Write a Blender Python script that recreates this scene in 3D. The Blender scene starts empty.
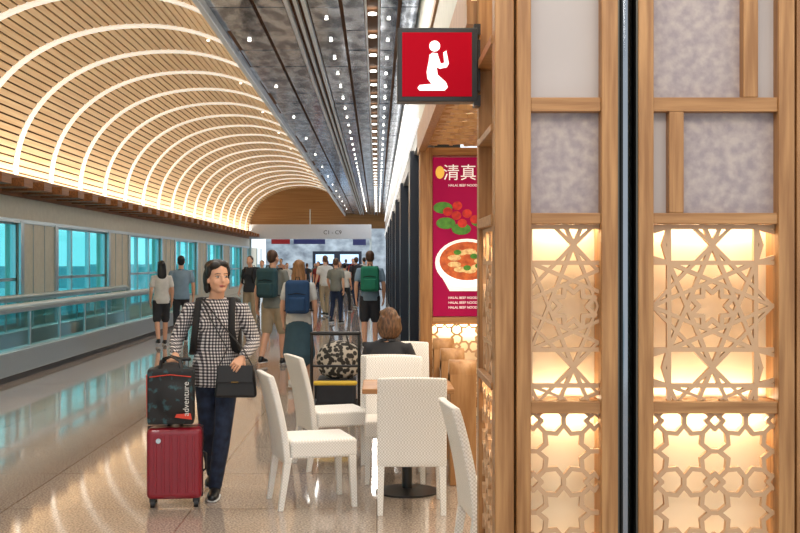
import bpy, math, random
from mathutils import Vector, Matrix, Euler
random.seed(7)
scene=bpy.context.scene
try:
    scene.view_settings.view_transform='Standard'
    scene.view_settings.look='None'
except Exception: pass
COL=scene.collection
def lin(c):
    if isinstance(c,str):
        c=[int(c[i:i+2],16)/255 for i in (0,2,4)]
    return tuple(((v/12.92) if v<=0.04045 else ((v+0.055)/1.055)**2.4) for v in c)
# ---------------------------------------------------------------- materials
def mat(name,color,rough=0.6,metal=0.0,emit=None,estr=0.0,var=0.0,vscale=(8,8,8),color2=None,bump=0.0,coat=0.0,ior=None,ramp=(0.35,0.68),spec=None):
    m=bpy.data.materials.new(name); m.use_nodes=True
    nt=m.node_tree; b=nt.nodes['Principled BSDF']
    c=lin(color)
    b.inputs['Base Color'].default_value=(*c,1)
    b.inputs['Roughness'].default_value=rough
    b.inputs['Metallic'].default_value=metal
    if coat: b.inputs['Coat Weight'].default_value=coat
    if ior: b.inputs['IOR'].default_value=ior
    if spec is not None: b.inputs['Specular IOR Level'].default_value=spec
    if emit:
        b.inputs['Emission Color'].default_value=(*lin(emit),1)
        b.inputs['Emission Strength'].default_value=estr
    c2=lin(color2) if color2 else tuple(v*(1-max(var,0.04)) for v in c)
    tc=nt.nodes.new('ShaderNodeTexCoord'); mp=nt.nodes.new('ShaderNodeMapping')
    mp.inputs['Scale'].default_value=vscale
    nz=nt.nodes.new('ShaderNodeTexNoise'); nz.inputs['Scale'].default_value=1.0; nz.inputs['Detail'].default_value=4
    rp=nt.nodes.new('ShaderNodeValToRGB')
    rp.color_ramp.elements[0].position=ramp[0]; rp.color_ramp.elements[1].position=ramp[1]
    rp.color_ramp.elements[0].color=(*c2,1); rp.color_ramp.elements[1].color=(*c,1)
    L=nt.links
    L.new(tc.outputs['Object'],mp.inputs['Vector']); L.new(mp.outputs['Vector'],nz.inputs['Vector'])
    L.new(nz.outputs['Fac'],rp.inputs['Fac']); L.new(rp.outputs['Color'],b.inputs['Base Color'])
    if bump:
        bp=nt.nodes.new('ShaderNodeBump'); bp.inputs['Strength'].default_value=bump; bp.inputs['Distance'].default_value=0.01
        L.new(nz.outputs['Fac'],bp.inputs['Height']); L.new(bp.outputs['Normal'],b.inputs['Normal'])
    return m
def nodes(m): return m.node_tree.nodes, m.node_tree.links, m.node_tree.nodes['Principled BSDF']

M_wood=mat('oak_vertical','B68654',0.45,color2='906236',vscale=(40,40,2.2))
M_woodh=mat('oak_horizontal','B68654',0.45,color2='906236',vscale=(2.2,40,40))
M_woodd=mat('brown_beam_wood','9C6434',0.5,color2='704322',vscale=(30,1,30))
M_slat=mat('ceiling_slat_wood','F0D6AE',0.45,color2='E2BF92',vscale=(25,0.5,25))
M_slatback=mat('ceiling_backing','6A4628',0.8)
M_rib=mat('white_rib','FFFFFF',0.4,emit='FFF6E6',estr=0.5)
M_beige=mat('beige_panel','C6C4B4',0.5,var=0.10)
M_cream=mat('cream_lattice','C8A27C',0.5,var=0.06)
M_back=mat('cream_backboard','F6E6C6',0.7)
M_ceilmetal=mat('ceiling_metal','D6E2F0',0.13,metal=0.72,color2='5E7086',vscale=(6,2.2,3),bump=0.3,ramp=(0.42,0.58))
M_ceilstrip=mat('ceiling_white_strip','DDE2E8',0.4)
M_alu=mat('brushed_aluminium','BCCBD0',0.28,metal=0.8,vscale=(2,30,30))
M_chrome=mat('polished_steel','8E9298',0.08,metal=1.0,var=0.05)
M_edge=mat('dark_steel_edge','5C5850',0.3,metal=1.0,var=0.05)
M_black=mat('black_satin','141416',0.4)
M_blackfab=mat('black_fabric','1A1A1D',0.8,var=0.3,vscale=(60,60,60),bump=0.2)
M_totefab=mat('printed_dark_fabric','17171A',0.6,color2='2C5058',vscale=(20,20,20),ramp=(0.34,0.44))
M_navywall=mat('navy_cladding','141D2C',0.3)
M_frost=mat('mottled_glass','B4A6A0',0.5,color2='988C8E',vscale=(26,26,26),spec=0.25)
M_frost2=mat('plain_frosted_glass','BAB0AC',0.5,var=0.06,vscale=(3,3,3),spec=0.25)
M_signred=mat('sign_red','96061A',0.6,emit='B40A20',estr=0.4,spec=0.05)
M_signwhite=mat('sign_white','FFFFFF',0.4,emit='FFFFFF',estr=0.8)
M_poster=mat('poster_crimson','8E0F38',0.6,emit='A01044',estr=0.5,color2='780A34',vscale=(2,2,2),spec=0.1)
M_bowl=mat('poster_bowl_white','F4EEE8',0.6,emit='F4EEE8',estr=0.5)
M_broth=mat('poster_broth','C8642C',0.6,emit='C8642C',estr=0.4,color2='8E2A14',vscale=(18,18,18))
M_noodle=mat('poster_noodle','E8C98A',0.6,emit='E8C98A',estr=0.4,color2='B06A30',vscale=(30,30,30))
M_green=mat('poster_green','4E8A2C',0.6,emit='4E8A2C',estr=0.3,color2='2C5A1C',vscale=(20,20,20))
M_red=mat('poster_tomato','C8281E',0.6,emit='C8281E',estr=0.3,color2='8E1410',vscale=(20,20,20))
M_gold=mat('poster_gold','E8B84A',0.4,emit='E8B84A',estr=0.5)
M_skin=mat('skin','DAA688',0.5,var=0.06,vscale=(10,10,10))
M_lip=mat('lips','B05A54',0.4)
M_eye=mat('eye_white','E8E4E0',0.3)
M_hairb=mat('hair_black','15110F',0.45,var=0.3,vscale=(90,90,8))
M_hairbr=mat('hair_brown','5A3C28',0.5,color2='3A2416',vscale=(90,90,6))
M_hairdb=mat('hair_chestnut','7A5638',0.5,color2='3C2618',vscale=(60,60,14))
M_hairbl=mat('hair_blonde','A8784A',0.5,color2='74502E',vscale=(90,90,6))
M_jean=mat('denim_navy','26344E',0.8,color2='182034',vscale=(20,20,20),bump=0.15)
M_rubber=mat('rubber_white','D8D8D6',0.6)
M_caser=mat('suitcase_maroon','8C0C24',0.35,var=0.12,vscale=(5,5,5),coat=0.3)
M_cased=mat('suitcase_trim','2A0810',0.4)
M_orange=mat('orange_print','D8402A',0.5)
M_piers=mat('tan_pier_wood','BE9060',0.5,color2='A07040',vscale=(25,25,3))

def glassmat(name,tint,gl=0.12):
    m=bpy.data.materials.new(name); m.use_nodes=True; nt=m.node_tree; nt.nodes.clear()
    o=nt.nodes.new('ShaderNodeOutputMaterial'); mx=nt.nodes.new('ShaderNodeMixShader'); t=nt.nodes.new('ShaderNodeBsdfTransparent'); g=nt.nodes.new('ShaderNodeBsdfGlossy')
    t.inputs['Color'].default_value=(*tint,1); g.inputs['Roughness'].default_value=0.05; g.inputs['Color'].default_value=(0.8,0.95,1,1)
    mx.inputs['Fac'].default_value=gl
    nt.links.new(t.outputs[0],mx.inputs[1]); nt.links.new(g.outputs[0],mx.inputs[2]); nt.links.new(mx.outputs[0],o.inputs['Surface'])
    return m
M_winglass=glassmat('teal_window_glass',(0.42,0.90,0.92))
M_balglass=glassmat('balustrade_glass',(0.68,0.92,0.93),0.22)

M_weave=mat('white_woven','EFEBE4',0.6)
n,l,b=nodes(M_weave)
tc=n.new('ShaderNodeTexCoord'); ck=n.new('ShaderNodeTexChecker'); ck.inputs['Scale'].default_value=100
ck.inputs['Color1'].default_value=(*lin('F6F4F1'),1); ck.inputs['Color2'].default_value=(*lin('DAD7D2'),1)
mp=n.new('ShaderNodeMapping'); mp.inputs['Location'].default_value=(0.0031,0.0027,0.0013)
l.new(tc.outputs['Object'],mp.inputs['Vector']); l.new(mp.outputs['Vector'],ck.inputs['Vector'])
l.new(ck.outputs['Color'],b.inputs['Base Color'])
bp=n.new('ShaderNodeBump'); bp.inputs['Strength'].default_value=0.25; bp.inputs['Distance'].default_value=0.002
l.new(ck.outputs['Fac'],bp.inputs['Height']); l.new(bp.outputs['Normal'],b.inputs['Normal'])

M_check=mat('gingham_cotton','F0F0F0',0.8)
n,l,b=nodes(M_check)
tc=n.new('ShaderNodeTexCoord'); sp=n.new('ShaderNodeSeparateXYZ'); l.new(tc.outputs['Object'],sp.inputs[0])
def stripe(sock):
    a=n.new('ShaderNodeMath'); a.operation='MULTIPLY'; a.inputs[1].default_value=44; l.new(sock,a.inputs[0])
    f=n.new('ShaderNodeMath'); f.operation='FRACT'; l.new(a.outputs[0],f.inputs[0])
    g=n.new('ShaderNodeMath'); g.operation='GREATER_THAN'; g.inputs[1].default_value=0.5; l.new(f.outputs[0],g.inputs[0]); return g.outputs[0]
ad=n.new('ShaderNodeMath'); ad.operation='ADD'; l.new(sp.outputs['X'],ad.inputs[0]); l.new(sp.outputs['Y'],ad.inputs[1])
s1=stripe(ad.outputs[0]); s2=stripe(sp.outputs['Z'])
s3=n.new('ShaderNodeMath'); s3.operation='ADD'; l.new(s1,s3.inputs[0]); l.new(s2,s3.inputs[1])
h=n.new('ShaderNodeMath'); h.operation='MULTIPLY'; h.inputs[1].default_value=0.5; l.new(s3.outputs[0],h.inputs[0])
rp=n.new('ShaderNodeValToRGB'); rp.color_ramp.elements[0].color=(0.78,0.74,0.72,1); rp.color_ramp.elements[1].color=(0.02,0.016,0.022,1)
e=rp.color_ramp.elements.new(0.5); e.color=(0.18,0.165,0.18,1)
l.new(h.outputs[0],rp.inputs['Fac']); l.new(rp.outputs['Color'],b.inputs['Base Color'])

M_leo=mat('patterned_bag','D8D0C4',0.7)
n,l,b=nodes(M_leo)
vo=n.new('ShaderNodeTexVoronoi'); vo.inputs['Scale'].default_value=22; tc=n.new('ShaderNodeTexCoord'); l.new(tc.outputs['Object'],vo.inputs['Vector'])
rp=n.new('ShaderNodeValToRGB'); rp.color_ramp.elements[0].color=(0.02,0.018,0.016,1); rp.color_ramp.elements[1].color=(0.5,0.46,0.4,1)
rp.color_ramp.elements[0].position=0.5; rp.color_ramp.elements[1].position=0.62
l.new(vo.outputs['Distance'],rp.inputs['Fac']); l.new(rp.outputs['Color'],b.inputs['Base Color'])

M_floor=mat('polished_terrazzo','B8A898',0.06,ior=2.15)
n,l,b=nodes(M_floor)
tc=n.new('ShaderNodeTexCoord')
vo=n.new('ShaderNodeTexNoise'); vo.inputs['Scale'].default_value=75; vo.inputs['Detail'].default_value=5; l.new(tc.outputs['Object'],vo.inputs['Vector'])
rp=n.new('ShaderNodeValToRGB'); rp.color_ramp.elements[0].position=0.40; rp.color_ramp.elements[1].position=0.60
rp.color_ramp.elements[0].color=(*lin('908276'),1); rp.color_ramp.elements[1].color=(*lin('C8BAAE'),1)
l.new(vo.outputs['Fac'],rp.inputs['Fac'])
br=n.new('ShaderNodeTexBrick'); br.offset=0; br.inputs['Scale'].default_value=1.0; br.inputs['Brick Width'].default_value=1.2; br.inputs['Row Height'].default_value=1.2
br.inputs['Mortar Size'].default_value=0.006; br.inputs['Color1'].default_value=(1,1,1,1); br.inputs['Color2'].default_value=(0.9,0.9,0.9,1); br.inputs['Mortar'].default_value=(0.55,0.5,0.46,1)
l.new(tc.outputs['Object'],br.inputs['Vector'])
mx=n.new('ShaderNodeMixRGB'); mx.blend_type='MULTIPLY'; mx.inputs['Fac'].default_value=1
l.new(rp.outputs['Color'],mx.inputs['Color1']); l.new(br.outputs['Color'],mx.inputs['Color2']); l.new(mx.outputs['Color'],b.inputs['Base Color'])

# ---------------------------------------------------------------- mesh builder
class MB:
    def __init__(s): s.v=[]; s.f=[]; s.sm=[]
    def add(s,vs,fs,smooth=False):
        o=len(s.v); s.v+= [tuple(v) for v in vs]; s.f+=[tuple(i+o for i in f) for f in fs]; s.sm+=[smooth]*len(fs); return s
    def box(s,x0,x1,y0,y1,z0,z1,M=None):
        vs=[Vector((x,y,z)) for z in (z0,z1) for y in (y0,y1) for x in (x0,x1)]
        if M: vs=[M@v for v in vs]
        return s.add(vs,[(0,2,3,1),(4,5,7,6),(0,1,5,4),(2,6,7,3),(0,4,6,2),(1,3,7,5)])
    def tube(s,pts,rad,n=12,side=(1,0,0),rnd=True,closed=False):
        pts=[Vector(p) for p in pts]; R=[(r,r) if not isinstance(r,(tuple,list)) else r for r in (rad if isinstance(rad,list) else [rad]*len(pts))]
        N=len(pts); T=[]
        for i in range(N):
            if closed: t=pts[(i+1)%N]-pts[i-1]
            else: t=pts[min(i+1,N-1)]-pts[max(i-1,0)]
            T.append(t.normalized())
        P=list(pts)
        if rnd and not closed:
            a=min(R[0]); c=min(R[-1])
            P=[pts[0]-T[0]*a*0.85,pts[0]-T[0]*a*0.5]+P+[pts[-1]+T[-1]*c*0.5,pts[-1]+T[-1]*c*0.85]
            R=[(R[0][0]*.4,R[0][1]*.4),(R[0][0]*.82,R[0][1]*.82)]+R+[(R[-1][0]*.82,R[-1][1]*.82),(R[-1][0]*.4,R[-1][1]*.4)]
            T=[T[0],T[0]]+T+[T[-1],T[-1]]
        sd=Vector(side); vs=[]
        for p,r,t in zip(P,R,T):
            q=sd-t*sd.dot(t)
            if q.length<0.15:
                q=Vector((0,1,0)); q=q-t*q.dot(t)
                if q.length<0.15: q=Vector((0,0,1)); q=q-t*q.dot(t)
            q.normalize(); w=t.cross(q)
            for k in range(n):
                a=2*math.pi*k/n; vs.append(p+q*(math.cos(a)*r[0])+w*(math.sin(a)*r[1]))
        K=len(P); fs=[]
        for i in range(K if closed else K-1):
            for k in range(n):
                k2=(k+1)%n; i2=(i+1)%K
                fs.append((i*n+k,i*n+k2,i2*n+k2,i2*n+k))
        if not closed:
            fs.append(tuple(range(n-1,-1,-1))); fs.append(tuple((K-1)*n+k for k in range(n)))
        return s.add(vs,fs,True)
    def ell(s,c,r,n=16,m=10,M=None):
        c=Vector(c); vs=[]; fs=[]
        for j in range(1,m):
            th=math.pi*j/m
            for k in range(n):
                a=2*math.pi*k/n
                vs.append(Vector((r[0]*math.sin(th)*math.cos(a),r[1]*math.sin(th)*math.sin(a),r[2]*math.cos(th))))
        top=len(vs); vs.append(Vector((0,0,r[2]))); vs.append(Vector((0,0,-r[2])))
        if M: vs=[M@v for v in vs]
        vs=[v+c for v in vs]
        for j in range(m-2):
            for k in range(n):
                k2=(k+1)%n; fs.append((j*n+k,(j+1)*n+k,(j+1)*n+k2,j*n+k2))
        for k in range(n):
            k2=(k+1)%n; fs.append((top,k,k2)); fs.append((top+1,(m-2)*n+k2,(m-2)*n+k))
        return s.add(vs,fs,True)
    def prism(s,poly,y0,y1):
        N=len(poly); vs=[Vector((x,y0,z)) for x,z in poly]+[Vector((x,y1,z)) for x,z in poly]
        fs=[tuple(range(N)),tuple(range(2*N-1,N-1,-1))]+[(i,i+N,(i+1)%N+N,(i+1)%N) for i in range(N)]
        return s.add(vs,fs)
    def cyl(s,c,r,h,n=24,axis='Z',r2=None):
        r2=r if r2 is None else r2; vs=[]
        for z,q in ((0,r),(h,r2)):
            for k in range(n):
                a=2*math.pi*k/n; p=(q*math.cos(a),q*math.sin(a),z)
                if axis=='Y': p=(p[0],p[2],p[1])
                if axis=='X': p=(p[2],p[0],p[1])
                vs.append(Vector(c)+Vector(p))
        fs=[(k,(k+1)%n,(k+1)%n+n,k+n) for k in range(n)]
        s.add(vs,fs,True); return s.add(vs,[tuple(range(n-1,-1,-1)),tuple(range(n,2*n))],False)
    def make(s,name,m,parent=None,world=False,vox=None,smi=2,bevel=None,seg=2,smooth=None):
        me=bpy.data.meshes.new(name); me.from_pydata(s.v,[],s.f); me.update()
        for p,q in zip(me.polygons,s.sm): p.use_smooth=q if smooth is None else smooth
        me.materials.append(m)
        o=bpy.data.objects.new(name,me); COL.objects.link(o)
        if parent is not None:
            o.parent=parent
            if world: o.matrix_parent_inverse=Matrix.Translation(-Vector(parent.location))
        if vox:
            r=o.modifiers.new('r','REMESH'); r.mode='VOXEL'; r.voxel_size=vox; r.use_smooth_shade=True
            if smi: q=o.modifiers.new('s','SMOOTH'); q.iterations=smi; q.factor=0.5
        if bevel:
            q=o.modifiers.new('b','BEVEL'); q.width=bevel; q.segments=seg; q.limit_method='ANGLE'
        return o
def grp(name,loc=(0,0,0),rz=0,sc=1):
    e=bpy.data.objects.new(name,None); e.empty_display_size=0.2; COL.objects.link(e)
    e.location=loc; e.rotation_euler=(0,0,rz); e.scale=(sc,sc,sc)
    return e
def B(name,x0,x1,y0,y1,z0,z1,m,parent=None,world=False,bevel=None):
    return MB().box(x0,x1,y0,y1,z0,z1).make(name,m,parent,world,bevel=bevel)
def area(name,loc,rot,sx,sy,power,col=(1,1,1)):
    L=bpy.data.lights.new(name,'AREA'); L.shape='RECTANGLE'; L.size=sx; L.size_y=sy; L.energy=power; L.color=col
    o=bpy.data.objects.new(name,L); COL.objects.link(o); o.location=loc; o.rotation_euler=rot
    return o

Y0,Y1=-5.0,63.0
# ---------------------------------------------------------------- room shell
B('floor',-7.6,6.0,Y0,Y1+14,-0.2,0.0,M_floor)
XL=-7.2
wl=MB()
wl.box(XL-0.3,XL,Y0,Y1,2.42,3.1)
wl.box(XL-0.3,XL,Y0,Y1,0.0,0.3)
wins=[]; cols=[]
y=17.5-7.3*3
while y<Y1:
    wins.append((y,y+4.9)); cols.append((y+4.9,y+7.3)); y+=7.3
for a,bb in cols:
    wl.box(XL-0.3,XL+0.02,max(a,Y0),min(bb,Y1),0.3,2.42)
wl.make('wall_left',M_beige)
for i,(a,bb) in enumerate(wins):
    g=grp('window_%d'%(i+1),(XL-0.12,(a+bb)/2,1.35))
    hl=(bb-a)/2
    MB().box(-0.01,0.01,-hl,hl,-1.05,1.07).make('pane',M_winglass,g)
    f=MB()
    for yy in (-hl+0.04,-hl/3,hl/3,hl-0.04): f.box(-0.05,0.06,yy-0.04,yy+0.04,-1.05,1.07)
    for zz in (-1.01,-0.1,1.03): f.box(-0.05,0.06,-hl,hl,zz-0.03,zz+0.03)
    f.make('frame',M_alu,g)
t=MB()
for a,bb in cols:
    t.box(XL+0.02,XL+0.06,a-0.12,a+0.1,0.3,2.42); t.box(XL+0.02,XL+0.06,bb-0.1,bb+0.12,0.3,2.42)
    for q in (0.33,0.66): t.box(XL+0.02,XL+0.035,a+(bb-a)*q-0.01,a+(bb-a)*q+0.01,0.3,2.42)
t.make('trim_1',M_alu)
B('trim_2',XL,XL+0.05,Y0,Y1,2.38,2.46,M_alu)
g=grp('ceiling_ledge',(XL,20,3.1))
m=MB(); m.box(0,0.5,Y0-20,Y1-20,0.02,0.12); m.box(0,0.05,Y0-20,Y1-20,-0.2,0.0); m.make('beam',M_woodd,g)
m=MB(); yy=Y0+1
while yy<Y1:
    m.box(0.05,0.85,yy-20,yy-20+0.5,-0.14,0.02); yy+=1.2
m.make('brackets',M_woodd,g)

prof=[]
N=200
ax,az=-4.1,5.8
for i in range(N+1):
    th=math.pi/2*i/N
    prof.append((ax-(ax-XL)*math.cos(th)**0.92, 3.25+(az-3.25)*math.sin(th)**0.92))
for i in range(1,N+1):
    th=math.pi/2*i/N
    prof.append((ax+2.3*math.sin(th), 4.3+(az-4.3)*math.cos(th)))
def resample(pr,step):
    out=[pr[0]]; acc=0
    for a,b2 in zip(pr,pr[1:]):
        d=math.hypot(b2[0]-a[0],b2[1]-a[1]); pos=0
        if d<1e-9: continue
        while acc+(d-pos)>=step:
            q=step-acc; pos+=q; tt=pos/d; out.append((a[0]+(b2[0]-a[0])*tt,a[1]+(b2[1]-a[1])*tt)); acc=0
        acc+=d-pos
    return out
pitch=0.145
pts=resample(prof,pitch)
g=grp('vaulted_slat_ceiling',(ax,20,4.3))
sl=MB(); bk=MB()
for a,b2 in zip(pts,pts[1:]):
    d=Vector((b2[0]-a[0],0,b2[1]-a[1])).normalized(); nn=Vector((-d.z,0,d.x))
    p0=Vector((a[0],0,a[1]))+d*0.012; p1=Vector((a[0],0,a[1]))+d*(pitch-0.020)
    vs=[]
    for yy in (Y0,Y1):
        for q in (p0,p1,p1+nn*0.03,p0+nn*0.03): vs.append(Vector((q.x,yy,q.z)))
    sl.add(vs,[(0,1,2,3),(7,6,5,4),(0,4,5,1),(1,5,6,2),(2,6,7,3),(3,7,4,0)])
sl.make('slats',M_slat,g,world=True)
def skin_strip(mb,pr,off,y0,y1,th):
    vs=[];K=len(pr)
    for i,(x,z) in enumerate(pr):
        a=pr[max(i-1,0)]; c=pr[min(i+1,K-1)]; d=Vector((c[0]-a[0],0,c[1]-a[1])).normalized(); nn=Vector((-d.z,0,d.x))
        for o2 in (off,off+th):
            for yy in (y0,y1):
                vs.append(Vector((x,yy,z))+nn*o2)
    fs=[]
    for i in range(K-1):
        o=i*4; p=o+4
        fs+= [(o,o+1,p+1,p),(o+2,p+2,p+3,o+3),(o,p,p+2,o+2),(o+1,o+3,p+3,p+1)]
    fs+=[(0,2,3,1),(K*4-4,K*4-3,K*4-1,K*4-2)]
    mb.add(vs,fs,True)
pc=prof[::8]
if pc[-1]!=prof[-1]: pc.append(prof[-1])
skin_strip(bk,pc,0.045,Y0,Y1,0.05); bk.make('backing',M_slatback,g,world=True,smooth=False)
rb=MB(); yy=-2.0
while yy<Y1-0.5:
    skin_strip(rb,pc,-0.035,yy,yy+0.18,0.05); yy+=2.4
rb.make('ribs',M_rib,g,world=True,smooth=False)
dl=MB()
yy=10.5
while yy<60:
    x,z=prof[260]; dl.ell((x,yy,z-0.03),(0.028,0.028,0.018),8,6)
    yy+=4.8
dl.make('downlights',mat('lamp_glow','FFFFFF',0.5,emit='FFF4DC',estr=4),g,world=True)

g=grp('ceiling',(-0.7,20,4.3))
m=MB(); m.box(-1.8,0.6,Y0,Y1,4.34,4.5); m.make('slab',M_slatback,g,world=True)
m=MB()
yy=Y0
strips=[(-1.78,-1.32),(-1.28,-0.98),(-0.72,-0.4),(-0.36,-0.14),(0.04,0.22),(0.26,0.44)]
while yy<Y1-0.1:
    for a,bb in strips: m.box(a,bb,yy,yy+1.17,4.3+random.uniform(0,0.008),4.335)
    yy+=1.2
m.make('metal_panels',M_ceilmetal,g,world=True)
m=MB(); m.box(-0.96,-0.92,Y0,Y1,4.26,4.34); m.box(-0.78,-0.74,Y0,Y1,4.26,4.34); m.box(-0.87,-0.83,Y0,Y1,4.28,4.34)
m.box(-0.13,-0.11,Y0,Y1,4.25,4.34); m.box(0.01,0.03,Y0,Y1,4.25,4.34); m.box(-1.84,-1.78,Y0,Y1,4.2,4.42)
m.make('linear_diffusers',M_ceilstrip,g,world=True)
m=MB(); yy=6
while yy<60:
    m.cyl((-0.05,yy,4.27),0.045,0.02,12)
    for x in (-0.56,0.13): m.cyl((x,yy+0.3,4.285),0.018,0.012,10)
    if int(round((yy-6)/1.2))%3==0: m.cyl((-1.55,yy+0.3,4.285),0.02,0.012,10)
    yy+=1.2
m.make('ceiling_lamps',mat('ceiling_lamp_glow','FFFFFF',0.5,emit='FFF8EA',estr=7),g,world=True)

g=grp('wall_right',(0.8,35,0))
m=MB(); m.box(0.45,0.9,11.9,Y1,2.9,4.34); m.make('fascia',mat('fascia_grey','A8AAAE',0.3),g,world=True)
m=MB(); m.box(0.62,0.9,12.0,Y1,0.0,2.9); m.make('shopfront',M_navywall,g,world=True)
m=MB()
for yy in (13.5,19,24,29.5,35,42,50): m.box(0.4,0.66,yy,yy+0.6,0,2.95)
m.make('dark_columns',M_navywall,g,world=True)
m=MB()
for yy in (15,21,26,31,37,45,53): m.box(0.58,0.66,yy,yy+2.2,0.5,2.6)
m.make('lit_shop_panels',mat('shop_glow','8FA8C0',0.4,emit='8FA8C8',estr=0.35),g,world=True)
m=MB(); m.box(0.42,0.46,11.9,Y1,3.1,3.14); m.box(0.42,0.46,11.9,Y1,3.9,3.96); m.make('fascia_lines',M_signwhite,g,world=True)

B('wall_back',-7.5,0.9,Y1,Y1+0.3,3.5,6.2,mat('end_wall_tan','B48A5A',0.6,color2='946C40',vscale=(0.4,1,30)))
B('wall_end',-7.5,0.9,Y1+12,Y1+12.3,0,5,mat('end_wall_grey','B4C0CA',0.6,color2='6A7480',vscale=(1.2,1,1.6)))
g=grp('gate_counter',(-2.6,Y1+9,0))
m=MB(); m.box(-1.6,1.6,-0.3,0.3,0,1.05); m.box(-1.7,1.7,-0.4,0.35,1.05,1.1); m.box(-1.6,1.6,0.5,0.6,0,2.3); m.make('counter',M_navywall,g)
m=MB(); m.box(-1.4,-0.2,0.46,0.5,1.5,2.1); m.box(0.2,1.4,0.46,0.5,1.5,2.1); m.make('screens',mat('screen_glow','A8C8E8',0.4,emit='A8C8E8',estr=0.8),g)
def text(name,body,size,loc,mt,parent,rot=(math.pi/2,0,0),ext=0.001):
    c=bpy.data.curves.new(name,'FONT'); c.body=body; c.size=size; c.extrude=ext; c.align_x='CENTER'
    c.materials.append(mt); o=bpy.data.objects.new(name,c); COL.objects.link(o); o.parent=parent; o.location=loc; o.rotation_euler=rot; return o
g=grp('gate_sign',(-3,60,2.85))
MB().box(-3.9,2.7,0,0.3,0.0,0.78).make('bulkhead',mat('sign_bulkhead','B8C0CC',0.5,emit='B8C0CC',estr=0.1),g)
MB().box(-2.7,-1.7,-0.06,0.0,-0.28,-0.02).make('red_panels',mat('led_red','70141C',0.5,emit='A82434',estr=0.3),g)
MB().box(-1.5,0.2,-0.06,0.0,-0.28,-0.02).box(1.7,2.4,-0.06,0,-0.34,-0.02).make('blue_panels',mat('led_blue','20284C',0.5,emit='34408A',estr=0.3),g)
text('gate_text','C1 - C9',0.3,(0.6,-0.02,0.25),M_navywall,g)
m=MB(); m.box(-3.9,-3.8,0.1,0.2,-2.85,0); m.box(2.6,2.7,0.1,0.2,-2.85,0); m.box(-0.65,-0.6,0.1,0.2,0.78,1.6); m.make('posts',M_alu,g)

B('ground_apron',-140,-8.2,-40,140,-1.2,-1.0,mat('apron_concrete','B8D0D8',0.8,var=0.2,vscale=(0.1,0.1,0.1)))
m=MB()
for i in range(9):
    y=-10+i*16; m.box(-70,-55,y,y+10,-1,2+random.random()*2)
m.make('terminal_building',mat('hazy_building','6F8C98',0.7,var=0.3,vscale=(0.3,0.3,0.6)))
g=grp('jet_bridge',(-14,45,0))
m=MB()
for yy in (6,48): m.box(-10,4.5,yy,yy+2.2,0.4,1.4); m.box(-6,-5.6,yy+0.9,yy+1.3,-1,0.4)
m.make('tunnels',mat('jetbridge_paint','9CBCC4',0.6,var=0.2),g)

# ---------------------------------------------------------------- moving walkway
g=grp('moving_walkway',(-5.7,17,0))
M_hr=mat('handrail_rubber','A9BEC2',0.35)
for nm,x in (('near',-5.0),('far',-6.35)):
    B(nm+'_skirt',x-0.12,x+0.12,-3,28,0.08,0.40,M_alu,g,True,bevel=0.01)
    B(nm+'_plinth',x-0.10,x+0.10,-3,28.1,0.0,0.08,M_black,g,True)
    B(nm+'_glass',x-0.008,x+0.008,-3,28,0.40,0.93,M_balglass,g,True)
    m=MB(); m.tube([(x,-3,0.98),(x,28,0.98),(x,28.3,0.93),(x,28.42,0.75),(x,28.42,0.5),(x,28.25,0.36),(x,28,0.3)],(0.045),10,rnd=True)
    m.make(nm+'_handrail',M_hr,g,True)
    m=MB(); yy=-2
    while yy<28: m.box(x-0.014,x+0.014,yy-0.02,yy+0.02,0.34,0.95); yy+=1.5
    m.box(x-0.03,x+0.03,-3,28,0.9,0.945); m.make(nm+'_posts',M_alu,g,True)
B('pallet_belt',-6.2,-5.15,-3,29,0.0,0.04,mat('belt_grooved','4A5054',0.5,metal=0.5,vscale=(90,1,1),var=0.4),g,True)

# ---------------------------------------------------------------- timber screen (front)
YS=4.5
g=grp('timber_lattice_screen',(1.1,YS,0))
H=3.3
m=MB()
m.box(0.478,0.556,YS-0.0,YS+0.09,0,H); 
m.box(0.563,0.62,YS-0.03,YS+0.12,0,H)
m.box(0.903,0.970,YS-0.03,YS+0.12,0,H)
m.box(1.052,1.114,YS-0.03,YS+0.12,0,H)
m.box(1.616,1.681,YS-0.03,YS+0.12,0,H)
m.box(1.700,1.765,YS-0.0,YS+0.12,0,H)
m.box(2.3,2.37,YS-0.0,YS+0.12,0,H)
m.box(0.478,0.55,5.23,5.31,0,H)
m.box(0.478,0.62,YS+0.09,YS+0.115,0,H)
m.box(1.478,1.538,YS-0.02,YS+0.06,2.264,H)
m.box(1.178,1.238,YS-0.02,YS+0.06,1.798,2.207)
m.make('posts',M_wood,g,True,bevel=0.004)
m=MB()
RZ=[(2.207,2.264),(1.754,1.798),(0.988,1.037),(0.22,0.272)]
for a,bb in RZ+[(3.24,3.3),(0.0,0.1)]:
    m.box(0.62,0.903,YS-0.02,YS+0.11,a,bb)
    m.box(1.114,1.616,YS-0.02,YS+0.11,a,bb)
    m.box(1.765,2.3,YS+0.0,YS+0.11,a,bb)
m.make('rails',M_woodh,g,True,bevel=0.003)
m=MB()
for a,bb in [(2.5,2.54),(2.14,2.17),(1.754,1.798),(1.07,1.10),(0.26,0.3),(3.24,3.3)]:
    m.box(0.47,0.60,YS+0.09,5.23,a,bb)
m.make('side_shelves',M_woodh,g,True,bevel=0.003)
m=MB()
m.box(0.62,0.903,YS+0.03,YS+0.045,1.798,2.207)
m.box(1.114,1.478,YS+0.03,YS+0.045,2.264,3.24)
m.box(1.238,1.616,YS+0.03,YS+0.045,1.798,2.207)
m.make('mottled_panels',M_frost,g,True)
m=MB()
m.box(0.62,0.903,YS+0.03,YS+0.045,2.264,3.24)
m.box(1.538,1.616,YS+0.03,YS+0.045,2.264,3.24)
m.box(1.114,1.178,YS+0.03,YS+0.045,1.798,2.207)
m.box(1.765,2.3,YS+0.03,YS+0.045,1.798,3.24)
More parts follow.
